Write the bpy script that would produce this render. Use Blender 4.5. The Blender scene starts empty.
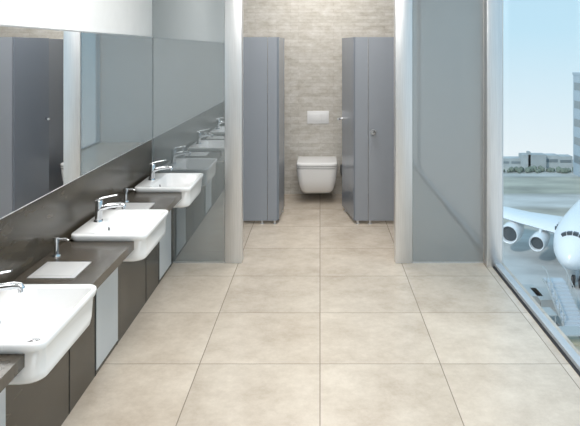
import bpy, bmesh, math, random
from mathutils import Vector, Matrix
random.seed(3)
sc=bpy.context.scene
try: sc.view_settings.view_transform='Standard'
except Exception: pass

# ---------- materials ----------
def newmat(name):
    m=bpy.data.materials.new(name); m.use_nodes=True
    nt=m.node_tree; b=nt.nodes['Principled BSDF']
    return m,nt,b
def pm(name,col,rough=.5,metal=0,spec=.5,noise=0,nscale=8,stretch=(1,1,1),bump=0):
    m,nt,b=newmat(name)
    b.inputs['Roughness'].default_value=rough; b.inputs['Metallic'].default_value=metal
    b.inputs['Specular IOR Level'].default_value=spec
    b.inputs['Base Color'].default_value=(*col,1)
    if noise or bump:
        g=nt.nodes.new('ShaderNodeNewGeometry'); mp=nt.nodes.new('ShaderNodeMapping')
        mp.inputs['Scale'].default_value=stretch
        n=nt.nodes.new('ShaderNodeTexNoise'); n.inputs['Scale'].default_value=nscale; n.inputs['Detail'].default_value=6
        nt.links.new(g.outputs['Position'],mp.inputs['Vector']); nt.links.new(mp.outputs[0],n.inputs['Vector'])
        r=nt.nodes.new('ShaderNodeValToRGB')
        r.color_ramp.elements[0].position=.3; r.color_ramp.elements[1].position=.7
        r.color_ramp.elements[0].color=(*[c*(1-noise) for c in col],1)
        r.color_ramp.elements[1].color=(*[min(1,c*(1+noise)) for c in col],1)
        nt.links.new(n.outputs['Fac'],r.inputs[0]); nt.links.new(r.outputs[0],b.inputs['Base Color'])
        if bump:
            bp=nt.nodes.new('ShaderNodeBump'); bp.inputs['Strength'].default_value=bump; bp.inputs['Distance'].default_value=.01
            nt.links.new(n.outputs['Fac'],bp.inputs['Height']); nt.links.new(bp.outputs[0],b.inputs['Normal'])
    return m
M={}
M['ceramic']=pm('white_ceramic',(.90,.90,.90),.08)
M['chrome']=pm('chrome',(.70,.71,.73),.08,1)
M['steel']=pm('brushed_steel',(.68,.69,.70),.34,.8,noise=.06,nscale=4,stretch=(40,40,1))
M['slate']=pm('dark_slate',(.050,.041,.029),.26,noise=.4,nscale=4,stretch=(1,1.5,5),bump=.03)
M['slatetop']=pm('dark_slate_top',(.062,.051,.039),.22,noise=.35,nscale=5,stretch=(2,5,1))
M['seam']=pm('dark_seam',(.01,.01,.01),.8)
M['panel']=pm('light_grey_panel',(.60,.61,.61),.4)
M['slot']=pm('satin_plate',(.62,.62,.62),.4,.3)
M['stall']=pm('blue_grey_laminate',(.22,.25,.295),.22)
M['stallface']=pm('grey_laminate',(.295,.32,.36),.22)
M['paint']=pm('light_grey_paint',(.74,.75,.75),.7,noise=.02)
M['white']=pm('white_paint',(.85,.85,.84),.7)
M['dark']=pm('dark_rubber',(.03,.03,.035),.6)
M['mirror']=pm('mirror_silver',(.89,.91,.92),.005,1)
M['plane']=pm('aircraft_white',(.84,.86,.88),.25)
M['planegrey']=pm('aircraft_grey',(.50,.54,.58),.35)
M['engine']=pm('engine_intake',(.06,.07,.08),.4)
M['terminal']=pm('terminal_concrete_hazy',(.46,.50,.51),.8,noise=.2,nscale=.3)  # grey blue-green with distance haze mixed into the colour
M['glassdark']=pm('terminal_windows',(.24,.28,.30),.3)
M['tower']=pm('pier_cladding',(.42,.50,.56),.6)
M['tree']=pm('foliage',(.19,.23,.19),.9,noise=.3,nscale=.5)
M['truck']=pm('vehicle_grey',(.4,.42,.42),.5)
M['yellow']=pm('vehicle_dull_yellow',(.45,.42,.32),.5)

T=.69
def mth(nt,op,a,b=None,c=None):
    n=nt.nodes.new('ShaderNodeMath'); n.operation=op
    for i,v in enumerate((a,b,c)):
        if v is None: continue
        if isinstance(v,(int,float)): n.inputs[i].default_value=v
        else: nt.links.new(v,n.inputs[i])
    return n.outputs[0]
def floor_mat():
    m,nt,b=newmat('beige_stone_tiles')
    g=nt.nodes.new('ShaderNodeNewGeometry'); s=nt.nodes.new('ShaderNodeSeparateXYZ')
    nt.links.new(g.outputs['Position'],s.inputs[0])
    u=mth(nt,'DIVIDE',s.outputs[0],T); v=mth(nt,'DIVIDE',mth(nt,'SUBTRACT',s.outputs[1],4.93),T)
    def edge(w):
        f=mth(nt,'SUBTRACT',w,mth(nt,'FLOOR',w))
        return mth(nt,'MINIMUM',f,mth(nt,'SUBTRACT',1.0,f))
    e=mth(nt,'MINIMUM',edge(u),edge(v))
    gr=mth(nt,'LESS_THAN',e,.0038)
    cmb=nt.nodes.new('ShaderNodeCombineXYZ')
    nt.links.new(mth(nt,'FLOOR',u),cmb.inputs[0]); nt.links.new(mth(nt,'FLOOR',v),cmb.inputs[1])
    wn=nt.nodes.new('ShaderNodeTexWhiteNoise'); wn.noise_dimensions='3D'; nt.links.new(cmb.outputs[0],wn.inputs['Vector'])
    vm=nt.nodes.new('ShaderNodeVectorMath'); vm.operation='MULTIPLY_ADD'
    nt.links.new(wn.outputs['Color'],vm.inputs[0]); vm.inputs[1].default_value=(20,20,20); nt.links.new(g.outputs['Position'],vm.inputs[2])
    n=nt.nodes.new('ShaderNodeTexNoise'); n.inputs['Scale'].default_value=2.6; n.inputs['Detail'].default_value=12; n.inputs['Roughness'].default_value=.78
    nt.links.new(vm.outputs[0],n.inputs['Vector'])
    r=nt.nodes.new('ShaderNodeValToRGB'); r.color_ramp.elements[0].position=.34; r.color_ramp.elements[1].position=.66
    r.color_ramp.elements[0].color=(.51,.43,.345,1); r.color_ramp.elements[1].color=(.72,.64,.54,1)
    nt.links.new(n.outputs['Fac'],r.inputs[0])
    hs=nt.nodes.new('ShaderNodeHueSaturation'); nt.links.new(r.outputs[0],hs.inputs['Color'])
    nt.links.new(mth(nt,'MULTIPLY_ADD',wn.outputs['Value'],.09,.95),hs.inputs['Value'])
    mx=nt.nodes.new('ShaderNodeMix'); mx.data_type='RGBA'
    nt.links.new(gr,mx.inputs[0]); nt.links.new(hs.outputs[0],mx.inputs[6]); mx.inputs[7].default_value=(.27,.225,.18,1)
    nt.links.new(mx.outputs[2],b.inputs['Base Color'])
    b.inputs['Roughness'].default_value=.22
    return m
M['floor']=floor_mat()
def stone_mat():
    m,nt,b=newmat('travertine_strips')
    g=nt.nodes.new('ShaderNodeNewGeometry'); s=nt.nodes.new('ShaderNodeSeparateXYZ'); nt.links.new(g.outputs['Position'],s.inputs[0])
    c=nt.nodes.new('ShaderNodeCombineXYZ'); nt.links.new(s.outputs[0],c.inputs[0]); nt.links.new(s.outputs[2],c.inputs[1])
    br=nt.nodes.new('ShaderNodeTexBrick'); nt.links.new(c.outputs[0],br.inputs['Vector'])
    br.inputs['Scale'].default_value=1; br.inputs['Brick Width'].default_value=.27; br.inputs['Row Height'].default_value=.042
    br.inputs['Mortar Size'].default_value=.0016; br.offset=.37; br.inputs['Bias'].default_value=0
    br.inputs['Color1'].default_value=(.65,.62,.57,1); br.inputs['Color2'].default_value=(.56,.53,.475,1); br.inputs['Mortar'].default_value=(.47,.435,.39,1)
    mp=nt.nodes.new('ShaderNodeMapping'); mp.inputs['Scale'].default_value=(3,3,6); nt.links.new(g.outputs['Position'],mp.inputs[0])
    n=nt.nodes.new('ShaderNodeTexNoise'); n.inputs['Scale'].default_value=2.2; n.inputs['Detail'].default_value=10; n.inputs['Roughness'].default_value=.78; nt.links.new(mp.outputs[0],n.inputs['Vector'])
    mx=nt.nodes.new('ShaderNodeMix'); mx.data_type='RGBA'; mx.blend_type='OVERLAY'; mx.inputs[0].default_value=.85
    nt.links.new(br.outputs['Color'],mx.inputs[6]); nt.links.new(n.outputs['Fac'],mx.inputs[7])
    nt.links.new(mx.outputs[2],b.inputs['Base Color']); b.inputs['Roughness'].default_value=.7
    bp=nt.nodes.new('ShaderNodeBump'); bp.inputs['Strength'].default_value=.6; bp.inputs['Distance'].default_value=.012
    nt.links.new(mx.outputs[2],bp.inputs['Height']); nt.links.new(bp.outputs[0],b.inputs['Normal'])
    return m
M['stone']=stone_mat()
def glass_mat(name,tint,transp,refl,col,rough=.01):
    m=bpy.data.materials.new(name); m.use_nodes=True; nt=m.node_tree; nt.nodes.clear()
    o=nt.nodes.new('ShaderNodeOutputMaterial')
    t=nt.nodes.new('ShaderNodeBsdfTransparent'); t.inputs[0].default_value=(*tint,1)
    d=nt.nodes.new('ShaderNodeBsdfDiffuse'); d.inputs[0].default_value=(*col,1)
    gl=nt.nodes.new('ShaderNodeBsdfGlossy'); gl.inputs['Roughness'].default_value=rough; gl.inputs[0].default_value=(.95,.98,1,1)
    m1=nt.nodes.new('ShaderNodeMixShader'); m1.inputs[0].default_value=transp
    nt.links.new(d.outputs[0],m1.inputs[1]); nt.links.new(t.outputs[0],m1.inputs[2])
    m2=nt.nodes.new('ShaderNodeMixShader'); m2.inputs[0].default_value=refl
    nt.links.new(m1.outputs[0],m2.inputs[1]); nt.links.new(gl.outputs[0],m2.inputs[2])
    nt.links.new(m2.outputs[0],o.inputs[0]); return m
M['screen']=glass_mat('tinted_screen_glass',(.75,.82,.84),.20,.30,(.22,.245,.25))
M['screen2']=glass_mat('tinted_screen_glass_satin',(.75,.80,.82),.28,.11,(.34,.36,.365),.01)
M['pane']=glass_mat('window_glass',(.985,.99,.995),1.0,.03,(1,1,1))
def ground_mat():
    m,nt,b=newmat('airfield_surface')
    g=nt.nodes.new('ShaderNodeNewGeometry'); s=nt.nodes.new('ShaderNodeSeparateXYZ'); nt.links.new(g.outputs['Position'],s.inputs[0])
    r=nt.nodes.new('ShaderNodeValToRGB'); r.color_ramp.interpolation='LINEAR'
    els=[(0,(.38,.38,.38)),(.52,(.46,.465,.46)),(.62,(.52,.52,.50)),(.66,(.42,.395,.33)),(.72,(.42,.39,.33)),(.735,(.60,.595,.57)),(.79,(.56,.55,.53)),(.80,(.38,.37,.30)),(.90,(.39,.38,.32)),(.91,(.54,.54,.52)),(1,(.44,.46,.42))]
    cr=r.color_ramp
    while len(cr.elements)<len(els): cr.elements.new(.5)
    for e,(p,c) in zip(cr.elements,els): e.position=p; e.color=(*c,1)
    nt.links.new(mth(nt,'DIVIDE',s.outputs[1],108.),r.inputs[0])
    mp=nt.nodes.new('ShaderNodeMapping'); mp.inputs['Scale'].default_value=(.12,.3,1); nt.links.new(g.outputs['Position'],mp.inputs[0])
    n=nt.nodes.new('ShaderNodeTexNoise'); n.inputs['Scale'].default_value=1; n.inputs['Detail'].default_value=7; nt.links.new(mp.outputs[0],n.inputs['Vector'])
    mx=nt.nodes.new('ShaderNodeMix'); mx.data_type='RGBA'; mx.blend_type='OVERLAY'; mx.inputs[0].default_value=.8
    nt.links.new(r.outputs[0],mx.inputs[6]); nt.links.new(n.outputs['Fac'],mx.inputs[7])
    nt.links.new(mx.outputs[2],b.inputs['Base Color']); b.inputs['Roughness'].default_value=.6
    return m
M['ground']=ground_mat()
def emis(name,s):
    m,nt,b=newmat(name); b.inputs['Emission Color'].default_value=(1,.98,.95,1); b.inputs['Emission Strength'].default_value=s; return m
M['lamp']=emis('added_lamp_diffuser',1.5)  # glowing face of the added ceiling fixtures

# ---------- geometry helpers ----------
def obj_from_bm(name,bm,mats,smooth=False,angle=35):
    me=bpy.data.meshes.new(name); bm.normal_update(); bm.to_mesh(me); bm.free()
    for mt in (mats if isinstance(mats,(list,tuple)) else [mats]): me.materials.append(M[mt])
    if smooth:
        for p in me.polygons: p.use_smooth=True
        try: me.set_sharp_from_angle(angle=math.radians(angle))
        except Exception: pass
    o=bpy.data.objects.new(name,me); sc.collection.objects.link(o); return o
def addbox(bm,x0,x1,y0,y1,z0,z1,mi=0):
    vs=[bm.verts.new((x,y,z)) for z in (z0,z1) for y in (y0,y1) for x in (x0,x1)]
    for q in ((0,2,3,1),(4,5,7,6),(0,1,5,4),(2,6,7,3),(0,4,6,2),(1,3,7,5)):
        f=bm.faces.new([vs[i] for i in q]); f.material_index=mi
def box(name,x0,x1,y0,y1,z0,z1,mat,bev=0):
    bm=bmesh.new(); addbox(bm,x0,x1,y0,y1,z0,z1)
    if bev: bmesh.ops.bevel(bm,geom=bm.edges[:],offset=bev,segments=2,affect='EDGES',profile=.5)
    return obj_from_bm(name,bm,mat,smooth=bool(bev))
def boxes(name,lst,mats):
    bm=bmesh.new()
    for b in lst: addbox(bm,*b)
    return obj_from_bm(name,bm,mats)
def rrect(cx,cy,wx,wy,r,z,n=6):
    r=min(r,wx/2-1e-4,wy/2-1e-4); pts=[]
    for k,(sx,sy) in enumerate(((1,1),(-1,1),(-1,-1),(1,-1))):
        ox=cx+sx*(wx/2-r); oy=cy+sy*(wy/2-r)
        for i in range(n+1):
            a=math.pi/2*(k+i/n); pts.append((ox+r*math.cos(a),oy+r*math.sin(a),z))
    return pts
def loft(name,secs,mat,cap0=True,cap1=True,angle=40,xf=None,bm=None,mi=0):
    own=bm is None
    if own: bm=bmesh.new()
    rings=[]
    for s in secs:
        rings.append([bm.verts.new(xf(p) if xf else p) for p in s])
    n=len(rings[0])
    for a,b in zip(rings,rings[1:]):
        for i in range(n):
            f=bm.faces.new((a[i],a[(i+1)%n],b[(i+1)%n],b[i])); f.material_index=mi
    if cap0: f=bm.faces.new(rings[0][::-1]); f.material_index=mi
    if cap1: f=bm.faces.new(rings[-1]); f.material_index=mi
    if own:
        bmesh.ops.recalc_face_normals(bm,faces=bm.faces[:])
        return obj_from_bm(name,bm,mat,True,angle)
def tube(name,path,radii,mat,n=16,flat=1.0):
    secs=[]; P=[Vector(p) for p in path]
    for i,p in enumerate(P):
        d=(P[min(i+1,len(P)-1)]-P[max(i-1,0)]).normalized()
        up=Vector((0,1,0)) if abs(d.y)<.9 else Vector((1,0,0))
        u=up-d*up.dot(d); u.normalize(); v=d.cross(u)
        r=radii[i] if isinstance(radii,(list,tuple)) else radii
        secs.append([tuple(p+u*r*math.cos(2*math.pi*k/n)+v*r*flat*math.sin(2*math.pi*k/n)) for k in range(n)])
    return loft(name,secs,mat)
def group(name,loc,children):
    e=bpy.data.objects.new(name,None); e.empty_display_size=.1; e.location=loc; sc.collection.objects.link(e)
    for c in children:
        c.parent=e; c.matrix_parent_inverse=Matrix.Translation(-Vector(loc))
    return e

# ---------- room ----------
XL,XR,YB,YP,YE,ZC=-1.42,1.45,-1.6,5.23,7.74,3.0
box('floor',XL-.1,XR+.1,YB,YE+.1,-.1,0,'floor')
box('ceiling',XL-.1,XR+.1,YB,YE+.1,ZC,ZC+.1,'white')
box('wall_left',XL-.1,XL,YB,YE,0,ZC,'paint')
box('wall_back',XL-.1,XR+.1,YE,YE+.1,0,ZC,'stone')
box('wall_front',XL-.1,XR+.1,YB-.1,YB,0,ZC,'paint')
box('wall_right',XR,XR+.1,YP+.002,YE,0,ZC,'paint')
ZM0,ZM1=1.055,1.905
box('wall_left_slate_cladding',XL,XL+.006,YB,YP-.02,0,ZM0-.003,'slate')
mir=box('glass',XL+.001,XL+.008,YB+.02,YP-.012,ZM0,ZM1,'mirror')
fr=boxes('edge_strip',[(XL+.001,XL+.010,YB+.02,YP-.012,ZM1,ZM1+.008),(XL+.001,XL+.010,YB+.02,YP-.012,ZM0-.003,ZM0)],'steel')
group('wall_mirror',(XL,2,1.5),[mir,fr])

def partition(name,gx0,gx1,px0,px1,mat):
    g=box('glass_panel',gx0,gx1,YP,YP+.012,.004,ZC-.002,mat)
    p=box('steel_post',px0,px1,YP-.01,YP+.10,.001,ZC-.002,'steel',.004)
    t=box('floor_channel',gx0,gx1,YP-.004,YP+.016,.0,.012,'steel')
    return group(name,((gx0+gx1)/2,YP,0),[g,p,t])
partition('glass_partition',XL+.002,-.806,-.804,-.66,'screen')
partition('glass_partition',.782,1.382,.636,.780,'screen2')
box('corner_post',1.384,XR+.06,YP-.10,YP+.0,.001,ZC-.002,'steel',.004)

pane=box('pane',XR+.02,XR+.028,YB+.02,YP-.10,.03,ZC-.02,'pane')
frm=boxes('frame',[(XR,XR+.05,YB,YP-.10,0,.03),(XR,XR+.05,YB,YP-.10,ZC-.03,ZC-.001),(XR,XR+.05,YB,YB+.05,.03,ZC-.03),(XR,XR+.05,1.2,1.26,.03,ZC-.03)],'planegrey')
group('window_1',(XR,2,1.5),[pane,frm])
box('trim_1',XR-.02,XR-.001,YB,YP-.10,.0,.006,'dark')

# ---------- vanity ----------
SINK=[1.23,2.43,3.70,4.88]
ZT=.74; CF=-1.03; FX=-1.24
hl=.272
lst=[]; ys=[YB+.01]
for s in SINK: ys+= [s-hl,s+hl]
ys.append(YP-.004)
for i in range(0,len(ys),2):
    lst.append((XL+.008,CF,ys[i],ys[i+1],ZT-.045,ZT))
for s in SINK: lst.append((XL+.008,XL+.028,s-hl,s+hl,ZT-.045,ZT))
top=boxes('slate_top',lst,'slatetop')
bl=[(XL+.008,FX,YB+.01,YP-.004,.0,.60)]
for i in range(0,len(ys),2): bl.append((XL+.008,FX,ys[i],ys[i+1],.60,ZT-.045))
base=boxes('base_cabinet',bl,'slate')
pan=[];sm=[]
for y in (.72,2.07,3.42,4.77):
    pan.append((FX,FX+.006,y,y+.36,.03,.66))
    for q in (y-.004,y+.36,y-.36): sm.append((FX,FX+.002,q,q+.005,.0,.60))
pn=boxes('grey_flaps',pan,'panel'); sms=boxes('panel_seams',sm,'seam')
group('vanity_counter',(-1.2,2,0),[top,base,pn,sms])

def basin(y):
    c=-1.1775; b=-1.125
    S=[rrect(c+.01,y,.31,.45,.06,.617),rrect(c+.01,y,.355,.495,.065,.620),rrect(c+.006,y,.383,.518,.06,.632),rrect(c+.003,y,.396,.528,.055,.66),
       rrect(c,y,.408,.536,.048,.74),rrect(c,y,.419,.553,.045,.745),rrect(c,y,.425,.56,.042,.766),rrect(c,y,.423,.558,.042,.773),rrect(c,y,.415,.55,.04,.777),
       rrect(b,y,.300,.520,.045,.777),rrect(b,y,.292,.512,.045,.774),rrect(b,y,.285,.504,.045,.765),rrect(b,y,.268,.48,.05,.70),rrect(b,y,.25,.46,.055,.675),rrect(b,y,.215,.42,.055,.660),rrect(b,y,.10,.20,.05,.655)]
    body=loft('bowl',S,'ceramic',angle=60)
    dr=tube('drain',[(b,y,.6555),(b,y,.660),(b,y,.662)],[.026,.026,.022],'chrome',20)
    of=tube('overflow_hole',[(-1.2655,y,.730),(-1.2600,y,.7315)],[.010,.010],'dark',12)
    group('wash_basin',(c,y,.7),[body,dr,of])
    fx=-1.325
    parts=[tube('foot',[(fx,y,.777),(fx,y,.785)],[.028,.026],'chrome',24),
      tube('body',[(fx,y,.783),(fx+.003,y,.84),(fx+.006,y,.895),(fx+.007,y,.904)],[.021,.021,.022,.017],'chrome',24),
      tube('spout',[(fx+.005,y,.850),(fx+.06,y,.868),(fx+.125,y,.876),(fx+.150,y,.874),(fx+.158,y,.862)],[.017,.016,.014,.013,.011],'chrome',16),
      tube('aerator',[(fx+.148,y,.868),(fx+.150,y,.850)],[.010,.010],'chrome',16),
      tube('lever',[(fx-.012,y,.904),(fx+.03,y,.918),(fx+.09,y,.930),(fx+.115,y,.934)],[.018,.015,.012,.010],'chrome',16,.4)]
    group('basin_tap',(fx,y,.777),parts)
for s in SINK: basin(s)

def soap(y):
    x=-1.358
    p=[tube('base',[(x,y,ZT),(x,y,ZT+.008)],[.022,.020],'chrome'),
       tube('stem',[(x,y,ZT+.006),(x,y,ZT+.075)],[.012,.011],'chrome'),
       tube('head',[(x,y,ZT+.072),(x,y,ZT+.092),(x,y,ZT+.095)],[.017,.017,.012],'chrome'),
       tube('nozzle',[(x,y,ZT+.082),(x+.05,y,ZT+.086),(x+.062,y,ZT+.078)],[.008,.007,.006],'chrome',10)]
    group('soap_dispenser',(x,y,ZT),p)
def plate(y0,y1):
    a=box('plate',-1.36,-1.14,y0,y1,ZT,ZT+.004,'slot',.0015)
    b=box('opening_flap',-1.34,-1.16,y0+.02,y1-.02,ZT+.004,ZT+.006,'slot')
    group('waste_chute_plate',(-1.25,y0,ZT),[a,b])
for s in (3.19,4.33): soap(s)
for a in (2.87,4.06): plate(a,a+.22)

# ---------- cubicles ----------
YS=6.40
def plankbox(name,p0,p1,th,z0,z1,mat):
    a=Vector((p0[0],p0[1],0)); b=Vector((p1[0],p1[1],0)); d=(b-a).normalized(); n=Vector((-d.y,d.x,0))*th/2
    bm=bmesh.new(); q=[a-n,b-n,b+n,a+n]
    lo=[bm.verts.new((v.x,v.y,z0)) for v in q]; hi=[bm.verts.new((v.x,v.y,z1)) for v in q]
    bm.faces.new(lo[::-1]); bm.faces.new(hi)
    for i in range(4): bm.faces.new((lo[i],lo[(i+1)%4],hi[(i+1)%4],hi[i]))
    bmesh.ops.recalc_face_normals(bm,faces=bm.faces[:])
    return obj_from_bm(name,bm,mat)
def leg(x,y): return tube('leg',[(x,y,0),(x,y,.006),(x,y,.007),(x,y,.040)],[.022,.022,.012,.012],'steel',14)
zt,zb=1.934,.035
kids=[box('pilaster',.362,.496,YS,YS+.03,zb,zt,'stallface'),
      box('door_leaf',.501,1.10,YS+.001,YS+.029,zb,zt,'stallface'),
      box('end_panel',1.105,XR-.003,YS,YS+.03,zb,zt,'stallface'),
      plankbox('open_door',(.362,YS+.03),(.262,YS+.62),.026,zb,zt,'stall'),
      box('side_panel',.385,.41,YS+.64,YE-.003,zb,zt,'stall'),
      tube('door_knob',[(.55,YS+.002,.95),(.55,YS-.02,.95),(.55,YS-.024,.95),(.55,YS-.045,.95)],[.012,.012,.026,.024],'chrome'),
      tube('door_handle',[(.262,YS+.56,1.03),(.215,YS+.55,1.03),(.205,YS+.50,1.03)],[.013,.012,.012],'chrome',12)]
kids+= [tube('indicator_plate',[(.55,YS+.003,.95),(.55,YS-.003,.95)],[.03,.03],'steel',20)]
for x,y in ((.39,YS+.015),(.52,YS+.015),(1.12,YS+.015),(.285,YS+.5)): kids.append(leg(x,y))
group('toilet_cubicle',(.8,YS,0),kids)
kids=[box('pilaster',-.54,-.445,YS,YS+.03,zb,zt,'stallface'),
      box('door_leaf',-1.18,-.545,YS+.001,YS+.029,zb,zt,'stallface'),
      box('end_panel',XL+.003,-1.186,YS,YS+.03,zb,zt,'stallface'),
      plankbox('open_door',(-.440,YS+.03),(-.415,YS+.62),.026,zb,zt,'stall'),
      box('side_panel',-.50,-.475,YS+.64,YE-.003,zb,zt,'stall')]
for x,y in ((-.47,YS+.015),(-.60,YS+.015),(-1.2,YS+.015),(-.425,YS+.5)): kids.append(leg(x,y))
group('toilet_cubicle',(-.8,YS,0),kids)

# ---------- toilet ----------
tx=-.035; yw=YE-.002
def tsec(w,l,z,r=.09,back=0):
    pts=[]; x0=tx-w/2; x1=tx+w/2; yb=yw-back; yf=yw-l
    pts+= [(x1,yb,z),(x1,(yb+yf)/2,z)]
    for i in range(9):
        a=math.pi/2*i/8; pts.append((x1-r+r*math.cos(a),yf+r-r*math.sin(a),z))
    for i in range(9):
        a=math.pi/2*i/8; pts.append((x0+r-r*math.sin(a),yf+r-r*math.cos(a),z))
    pts+= [(x0,(yb+yf)/2,z),(x0,yb,z)]
    return pts
body=loft('bowl',[tsec(.30,.40,.105,.06),tsec(.34,.44,.112,.065),tsec(.385,.49,.15,.07),tsec(.42,.53,.21,.07),tsec(.45,.55,.28,.07),tsec(.465,.56,.36,.07),tsec(.47,.565,.415,.07),tsec(.46,.555,.42,.07)],'ceramic')
seat=loft('seat',[tsec(.465,.56,.425,.07,.06),tsec(.475,.57,.43,.07,.06),tsec(.475,.57,.440,.07,.06),tsec(.465,.56,.444,.07,.06)],'ceramic')
lid=loft('lid',[tsec(.465,.56,.449,.07,.07),tsec(.477,.572,.453,.07,.07),tsec(.477,.572,.474,.07,.07),tsec(.465,.56,.482,.065,.07),tsec(.42,.50,.485,.06,.1)],'ceramic')
hg=boxes('hinges',[(tx-.13,tx-.09,yw-.07,yw-.03,.42,.47),(tx+.09,tx+.13,yw-.07,yw-.03,.42,.47)],'chrome')
group('wall_hung_toilet',(tx,yw,.3),[body,seat,lid,hg])
fp=box('plate',-.16,.11,YE-.012,YE-.001,.88,1.04,'ceramic',.004)
b1=box('button_large',-.13,.0,YE-.017,YE-.011,.915,1.005,'ceramic',.002)
b2=box('button_small',.01,.08,YE-.017,YE-.011,.915,1.005,'ceramic',.002)
group('flush_plate',(-.03,YE,.96),[fp,b1,b2])
group('toilet_brush',(.30,YE-.05,.3),[tube('holder',[(.29,YE-.06,.24),(.29,YE-.06,.26),(.29,YE-.06,.38)],[.03,.042,.042],'chrome',18),
   tube('handle',[(.29,YE-.06,.36),(.29,YE-.06,.56)],[.008,.010],'chrome',10),
   box('wall_bracket',.275,.305,YE-.03,YE-.001,.30,.33,'chrome')])

# ---------- unseen ceiling lights, added to brighten the room ----------
def clight(x,y,sx,sy,power):
    c=box('housing',x-sx/2,x+sx/2,y-sy/2,y+sy/2,ZC-.04,ZC-.001,'white')
    d=box('diffuser',x-sx/2+.02,x+sx/2-.02,y-sy/2+.02,y+sy/2-.02,ZC-.045,ZC-.040,'lamp')
    L=bpy.data.lights.new('area','AREA'); L.shape='RECTANGLE'; L.size=sx; L.size_y=sy; L.energy=power; L.color=(1,.972,.935)
    o=bpy.data.objects.new('lamp',L); o.location=(x,y,ZC-.06); sc.collection.objects.link(o)
    group('added_ceiling_light',(x,y,ZC),[c,d,o])
clight(0,.6,1.6,1.2,40)
clight(0,3.2,1.6,1.2,47)
clight(0,5.85,1.2,.5,25)
clight(0,7.0,1.2,.5,15)

# ---------- outside ----------
GZ=-18.2
box('airfield_ground',-80,160,4,108,GZ-.5,GZ,'ground')
lst=[]
x=20
while x<75:
    w=random.uniform(1.0,3.5); h=random.uniform(1.0,2.3)
    lst.append((x,x+w,105,107,GZ,GZ+h,0))
    lst.append((x+.2,x+w-.2,104.95,105,GZ+h*.45,GZ+h*.7,1)); x+=w
lst.append((34,38,104,106,GZ,GZ+2.4,0)); lst.append((35,35.4,104,105,GZ,GZ+2.9,0))
boxes('terminal_building',lst,['terminal','glassdark'])
bm=bmesh.new()
for i in range(200):
    xx=random.uniform(15,80); r=random.uniform(.25,.55)
    bmesh.ops.create_icosphere(bm,subdivisions=1,radius=r,matrix=Matrix.Translation((xx,random.uniform(100.5,102.5),GZ+r*.8)))
obj_from_bm('tree_line',bm,'tree')
tw=[(40.9,50,93,100,GZ,-2.2,0),(40.8,50.2,92.8,100.1,-2.2,-1.8,0)]
for i in range(5): tw.append((41.3,49.6,92.93,93,-4.6-i*2.9,-3.4-i*2.9,1))
for i in range(5): tw.append((40.84,40.9,93.5,99.5,-4.6-i*2.9,-3.4-i*2.9,1))
boxes('airport_tower',tw,['tower','glassdark'])

# airliner
ang=math.radians(-33); org=Vector((24.8,57,-14.4)); R=Matrix.Rotation(ang,4,'Z'); X=Matrix.Translation(org)@R
xf=lambda p: tuple(X@Vector(p))
def ring(y,r,z,n=28,sx=1): return [(r*sx*math.cos(2*math.pi*k/n),y,z+r*math.sin(2*math.pi*k/n)) for k in range(n)]
fus=loft('fuselage',[ring(-9.2,.05,-.75),ring(-9.05,.4,-.7),ring(-8.7,.8,-.6),ring(-8,1.25,-.45),ring(-7,1.65,-.28),ring(-5.5,1.95,-.1),ring(-3.5,2.1,0),ring(0,2.15,0),ring(14,2.15,0),ring(19,1.8,.25),ring(24,1.0,.7),ring(28,.3,1.1)],'plane',xf=xf)
parts=[fus]
bm=bmesh.new()
for k in range(4):
    a=math.radians(118-k*18)
    c=Vector((1.42*math.cos(a)*1.05,-7.35,-.33+1.48*math.sin(a)))
    m=X@Matrix.Translation(c)@Matrix.Rotation(math.radians(90)-a,4,'Y')@Matrix.Diagonal((.38,.5,.25,1))
    bmesh.ops.create_cube(bm,size=1,matrix=m)
for i in range(26):
    for s in (-1,1):
        bmesh.ops.create_cube(bm,size=1,matrix=X@Matrix.Translation((s*2.07,-4+i*.75,.45))@Matrix.Diagonal((.16,.22,.3,1)))
parts.append(obj_from_bm('windows',bm,'engine'))
def foil(y0,ch,th,xx,z):
    prof=[(0,0),(.05,.5),(.3,1),(.6,.75),(1,.03),(1,-.03),(.6,-.35),(.3,-.5),(.05,-.35)]
    return [(xx,y0+ch*a,z+th*b) for a,b in prof]
for s in (-1,1):
    parts.append(loft('wing',[foil(-1.5,7.0,.5,s*1.2,-.9),foil(.0,4.6,.38,s*6.5,-.65),foil(4.0,1.6,.18,s*18,.0)],'plane',xf=xf))
    parts.append(loft('tailplane',[foil(22,3.2,.3,s*.6,1.0),foil(25,1.5,.15,s*4.6,1.3)],'plane',xf=xf))
    for ex,ey,r in ((4.2,-2.2,.72),(7.2,-.7,.9)):
        ez=-1.8
        parts.append(loft('engine',[ring(ey+.6,r*.25,ez),ring(ey+.5,r*.8,ez),ring(ey+.05,r*.86,ez),ring(ey,r*.95,ez),ring(ey+.3,r*1.05,ez),ring(ey+1.5,r*1.08,ez),ring(ey+3,r*.8,ez),ring(ey+3.6,r*.6,ez)],'plane',xf=lambda p,ex=ex,s=s: xf((p[0]+s*ex,p[1],p[2]))))
        parts.append(loft('intake',[ring(ey+.42,r*.8,ez),ring(ey+.46,r*.3,ez)],'engine',xf=lambda p,ex=ex,s=s: xf((p[0]+s*ex,p[1],p[2]))))
        parts.append(loft('pylon',[[(s*ex-.12,ey+1,ez+.7),(s*ex+.12,ey+1,ez+.7),(s*ex+.12,ey+4,ez+.7),(s*ex-.12,ey+4,ez+.7)],[(s*ex-.1,ey+2,-.7),(s*ex+.1,ey+2,-.7),(s*ex+.1,ey+4.5,-.7),(s*ex-.1,ey+4.5,-.7)]],'plane',xf=xf))
parts.append(loft('tail_fin',[[(-.22,18,1.6),(.22,18,1.6),(.22,26,1.6),(-.22,26,1.6)],[(-.1,24,9.5),(.1,24,9.5),(.1,28,9.5),(-.1,28,9.5)]],'planegrey',xf=xf))
gz=GZ-org.z+.5
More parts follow.
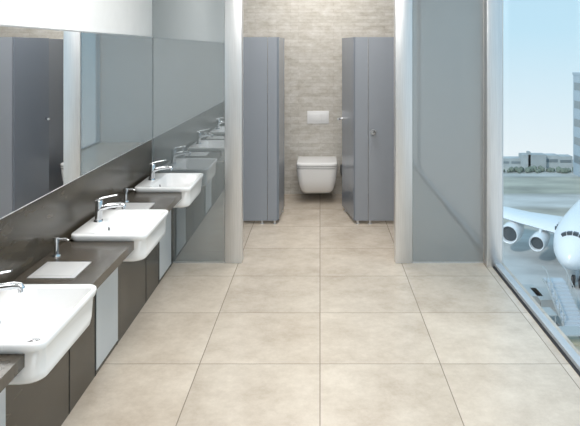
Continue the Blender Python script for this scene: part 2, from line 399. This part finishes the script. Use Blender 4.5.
def gear(x,y,ztop):
    out=[tube('gear_strut',[xf((x,y,ztop)),xf((x,y,gz))],[.14,.12],'planegrey',10)]
    for dx in (-.3,.3):
        c0=X@Vector((x+dx-.12,y,gz)); c1=X@Vector((x+dx+.12,y,gz))
        out.append(tube('wheel',[c0,c0.lerp(c1,.1),c0.lerp(c1,.9),c1],[.40,.5,.5,.40],'dark',18))
    return out
parts+=gear(0,-5.8,-1.7); parts+=gear(-2.2,2.5,-1.2); parts+=gear(2.2,2.5,-1.2)
group('airliner',org,parts)

def at(px,D): return (px-320)*D/619
def stairs(x,y):
    k=[boxes('chassis',[(x-.9,x+.9,y-2,y+2,GZ+.35,GZ+.8)],'truck')]
    st=[]
    for i in range(12): st.append((x-.7,x+.7,y-1.8+i*.3,y-1.5+i*.3,GZ+.8+i*.16,GZ+.96+i*.16))
    st.append((x-.7,x+.7,y+1.6,y+2.4,GZ+2.6,GZ+2.75))
    k.append(boxes('steps',st,'planegrey'))
    for s in (-.75,.75):
        k.append(tube('handrail',[(x+s,y-1.8,GZ+1.7),(x+s,y+1.7,GZ+3.6),(x+s,y+2.4,GZ+3.6)],.04,'truck',8))
        k.append(tube('stringer',[(x+s,y-1.8,GZ+.85),(x+s,y+1.7,GZ+2.6),(x+s,y+2.4,GZ+2.65)],.08,'truck',8))
        for i in range(5): k.append(tube('baluster',[(x+s,y-1.7+i*.8,GZ+.9+i*.42),(x+s,y-1.7+i*.8,GZ+1.75+i*.42)],.03,'truck',8))
        for dy in (-1.3,1.3): k.append(tube('wheel',[(x+s,y+dy,GZ+.36),(x+s+.2*(1 if s>0 else -1),y+dy,GZ+.36)],[.36,.36],'dark',16))
    group('passenger_stairs',(x,y,GZ),k)
stairs(at(565,44.5),44.5)
def tug(name,x,y,mat):
    k=[boxes('body',[(x-.7,x+.7,y-1.3,y+1.3,GZ+.3,GZ+.85),(x-.65,x+.65,y+.2,y+1.2,GZ+.85,GZ+1.2)],mat),
       boxes('cab',[(x-.65,x-.58,y-.5,y-.43,GZ+.85,GZ+1.75),(x+.58,x+.65,y-.5,y-.43,GZ+.85,GZ+1.75),(x-.65,x-.58,y+.6,y+.67,GZ+.85,GZ+1.75),(x+.58,x+.65,y+.6,y+.67,GZ+.85,GZ+1.75),(x-.7,x+.7,y-.55,y+.72,GZ+1.75,GZ+1.83)],'truck')]
    for s in (-1,1):
        for dy in (-.8,.8): k.append(tube('wheel',[(x+s*.6,y+dy,GZ+.32),(x+s*.8,y+dy,GZ+.32)],[.32,.32],'dark',16))
    group(name,(x,y,GZ),k)
tug('baggage_tug',at(544,43),43,'dark')
tug('baggage_tug',at(572,40),40,'yellow')
def cart(x,y):
    k=[boxes('bed',[(x-.7,x+.7,y-1.1,y+1.1,GZ+.45,GZ+.55),(x-.7,x+.7,y+1.05,y+1.1,GZ+.55,GZ+1.5),(x-.7,x+.7,y-1.1,y-1.05,GZ+.55,GZ+1.5),(x-.75,x+.75,y-1.15,y+1.15,GZ+1.5,GZ+1.58)],'truck'),
       boxes('suitcases',[(x-.5,x+.1,y-.8,y-.1,GZ+.55,GZ+1.1),(x-.3,x+.5,y+.1,y+.8,GZ+.55,GZ+1.2)],'dark')]
    for s in (-1,1):
        for dy in (-.7,.7): k.append(tube('wheel',[(x+s*.6,y+dy,GZ+.25),(x+s*.75,y+dy,GZ+.25)],[.25,.25],'dark',14))
    group('baggage_cart',(x,y,GZ),k)
cart(at(528,47.5),47.5); cart(at(545,46.8),46.8)

# sun + sky
s=bpy.data.lights.new('sun','SUN'); s.energy=1.8; s.angle=math.radians(5); s.color=(1,.96,.9)
so=bpy.data.objects.new('sun',s); so.rotation_euler=(math.radians(38),math.radians(-42),0); sc.collection.objects.link(so)
w=bpy.data.worlds.new('sky'); sc.world=w; w.use_nodes=True; nt=w.node_tree
bg=nt.nodes['Background']; tc=nt.nodes.new('ShaderNodeTexCoord'); sp=nt.nodes.new('ShaderNodeSeparateXYZ')
nt.links.new(tc.outputs['Generated'],sp.inputs[0])
mr=nt.nodes.new('ShaderNodeMapRange'); mr.inputs[1].default_value=-.2; mr.inputs[2].default_value=.35
nt.links.new(sp.outputs[2],mr.inputs[0])
r=nt.nodes.new('ShaderNodeValToRGB'); cr=r.color_ramp
cr.elements[0].position=0; cr.elements[0].color=(.86,.91,.92,1)
cr.elements[1].position=1; cr.elements[1].color=(.42,.68,.88,1)
e=cr.elements.new(.42); e.color=(.53,.77,.90,1)
nt.links.new(mr.outputs[0],r.inputs[0]); nt.links.new(r.outputs[0],bg.inputs[0]); bg.inputs[1].default_value=1.08

# camera
cd=bpy.data.cameras.new('camera'); co=bpy.data.objects.new('camera',cd); sc.collection.objects.link(co)
co.location=(0,0,1.8); co.rotation_euler=(math.pi/2,0,0)
cd.sensor_width=36; cd.sensor_fit='HORIZONTAL'; cd.lens=619/580*36; cd.shift_x=-30/580; cd.shift_y=-163/580; cd.clip_end=500; cd.clip_start=.05
sc.camera=co
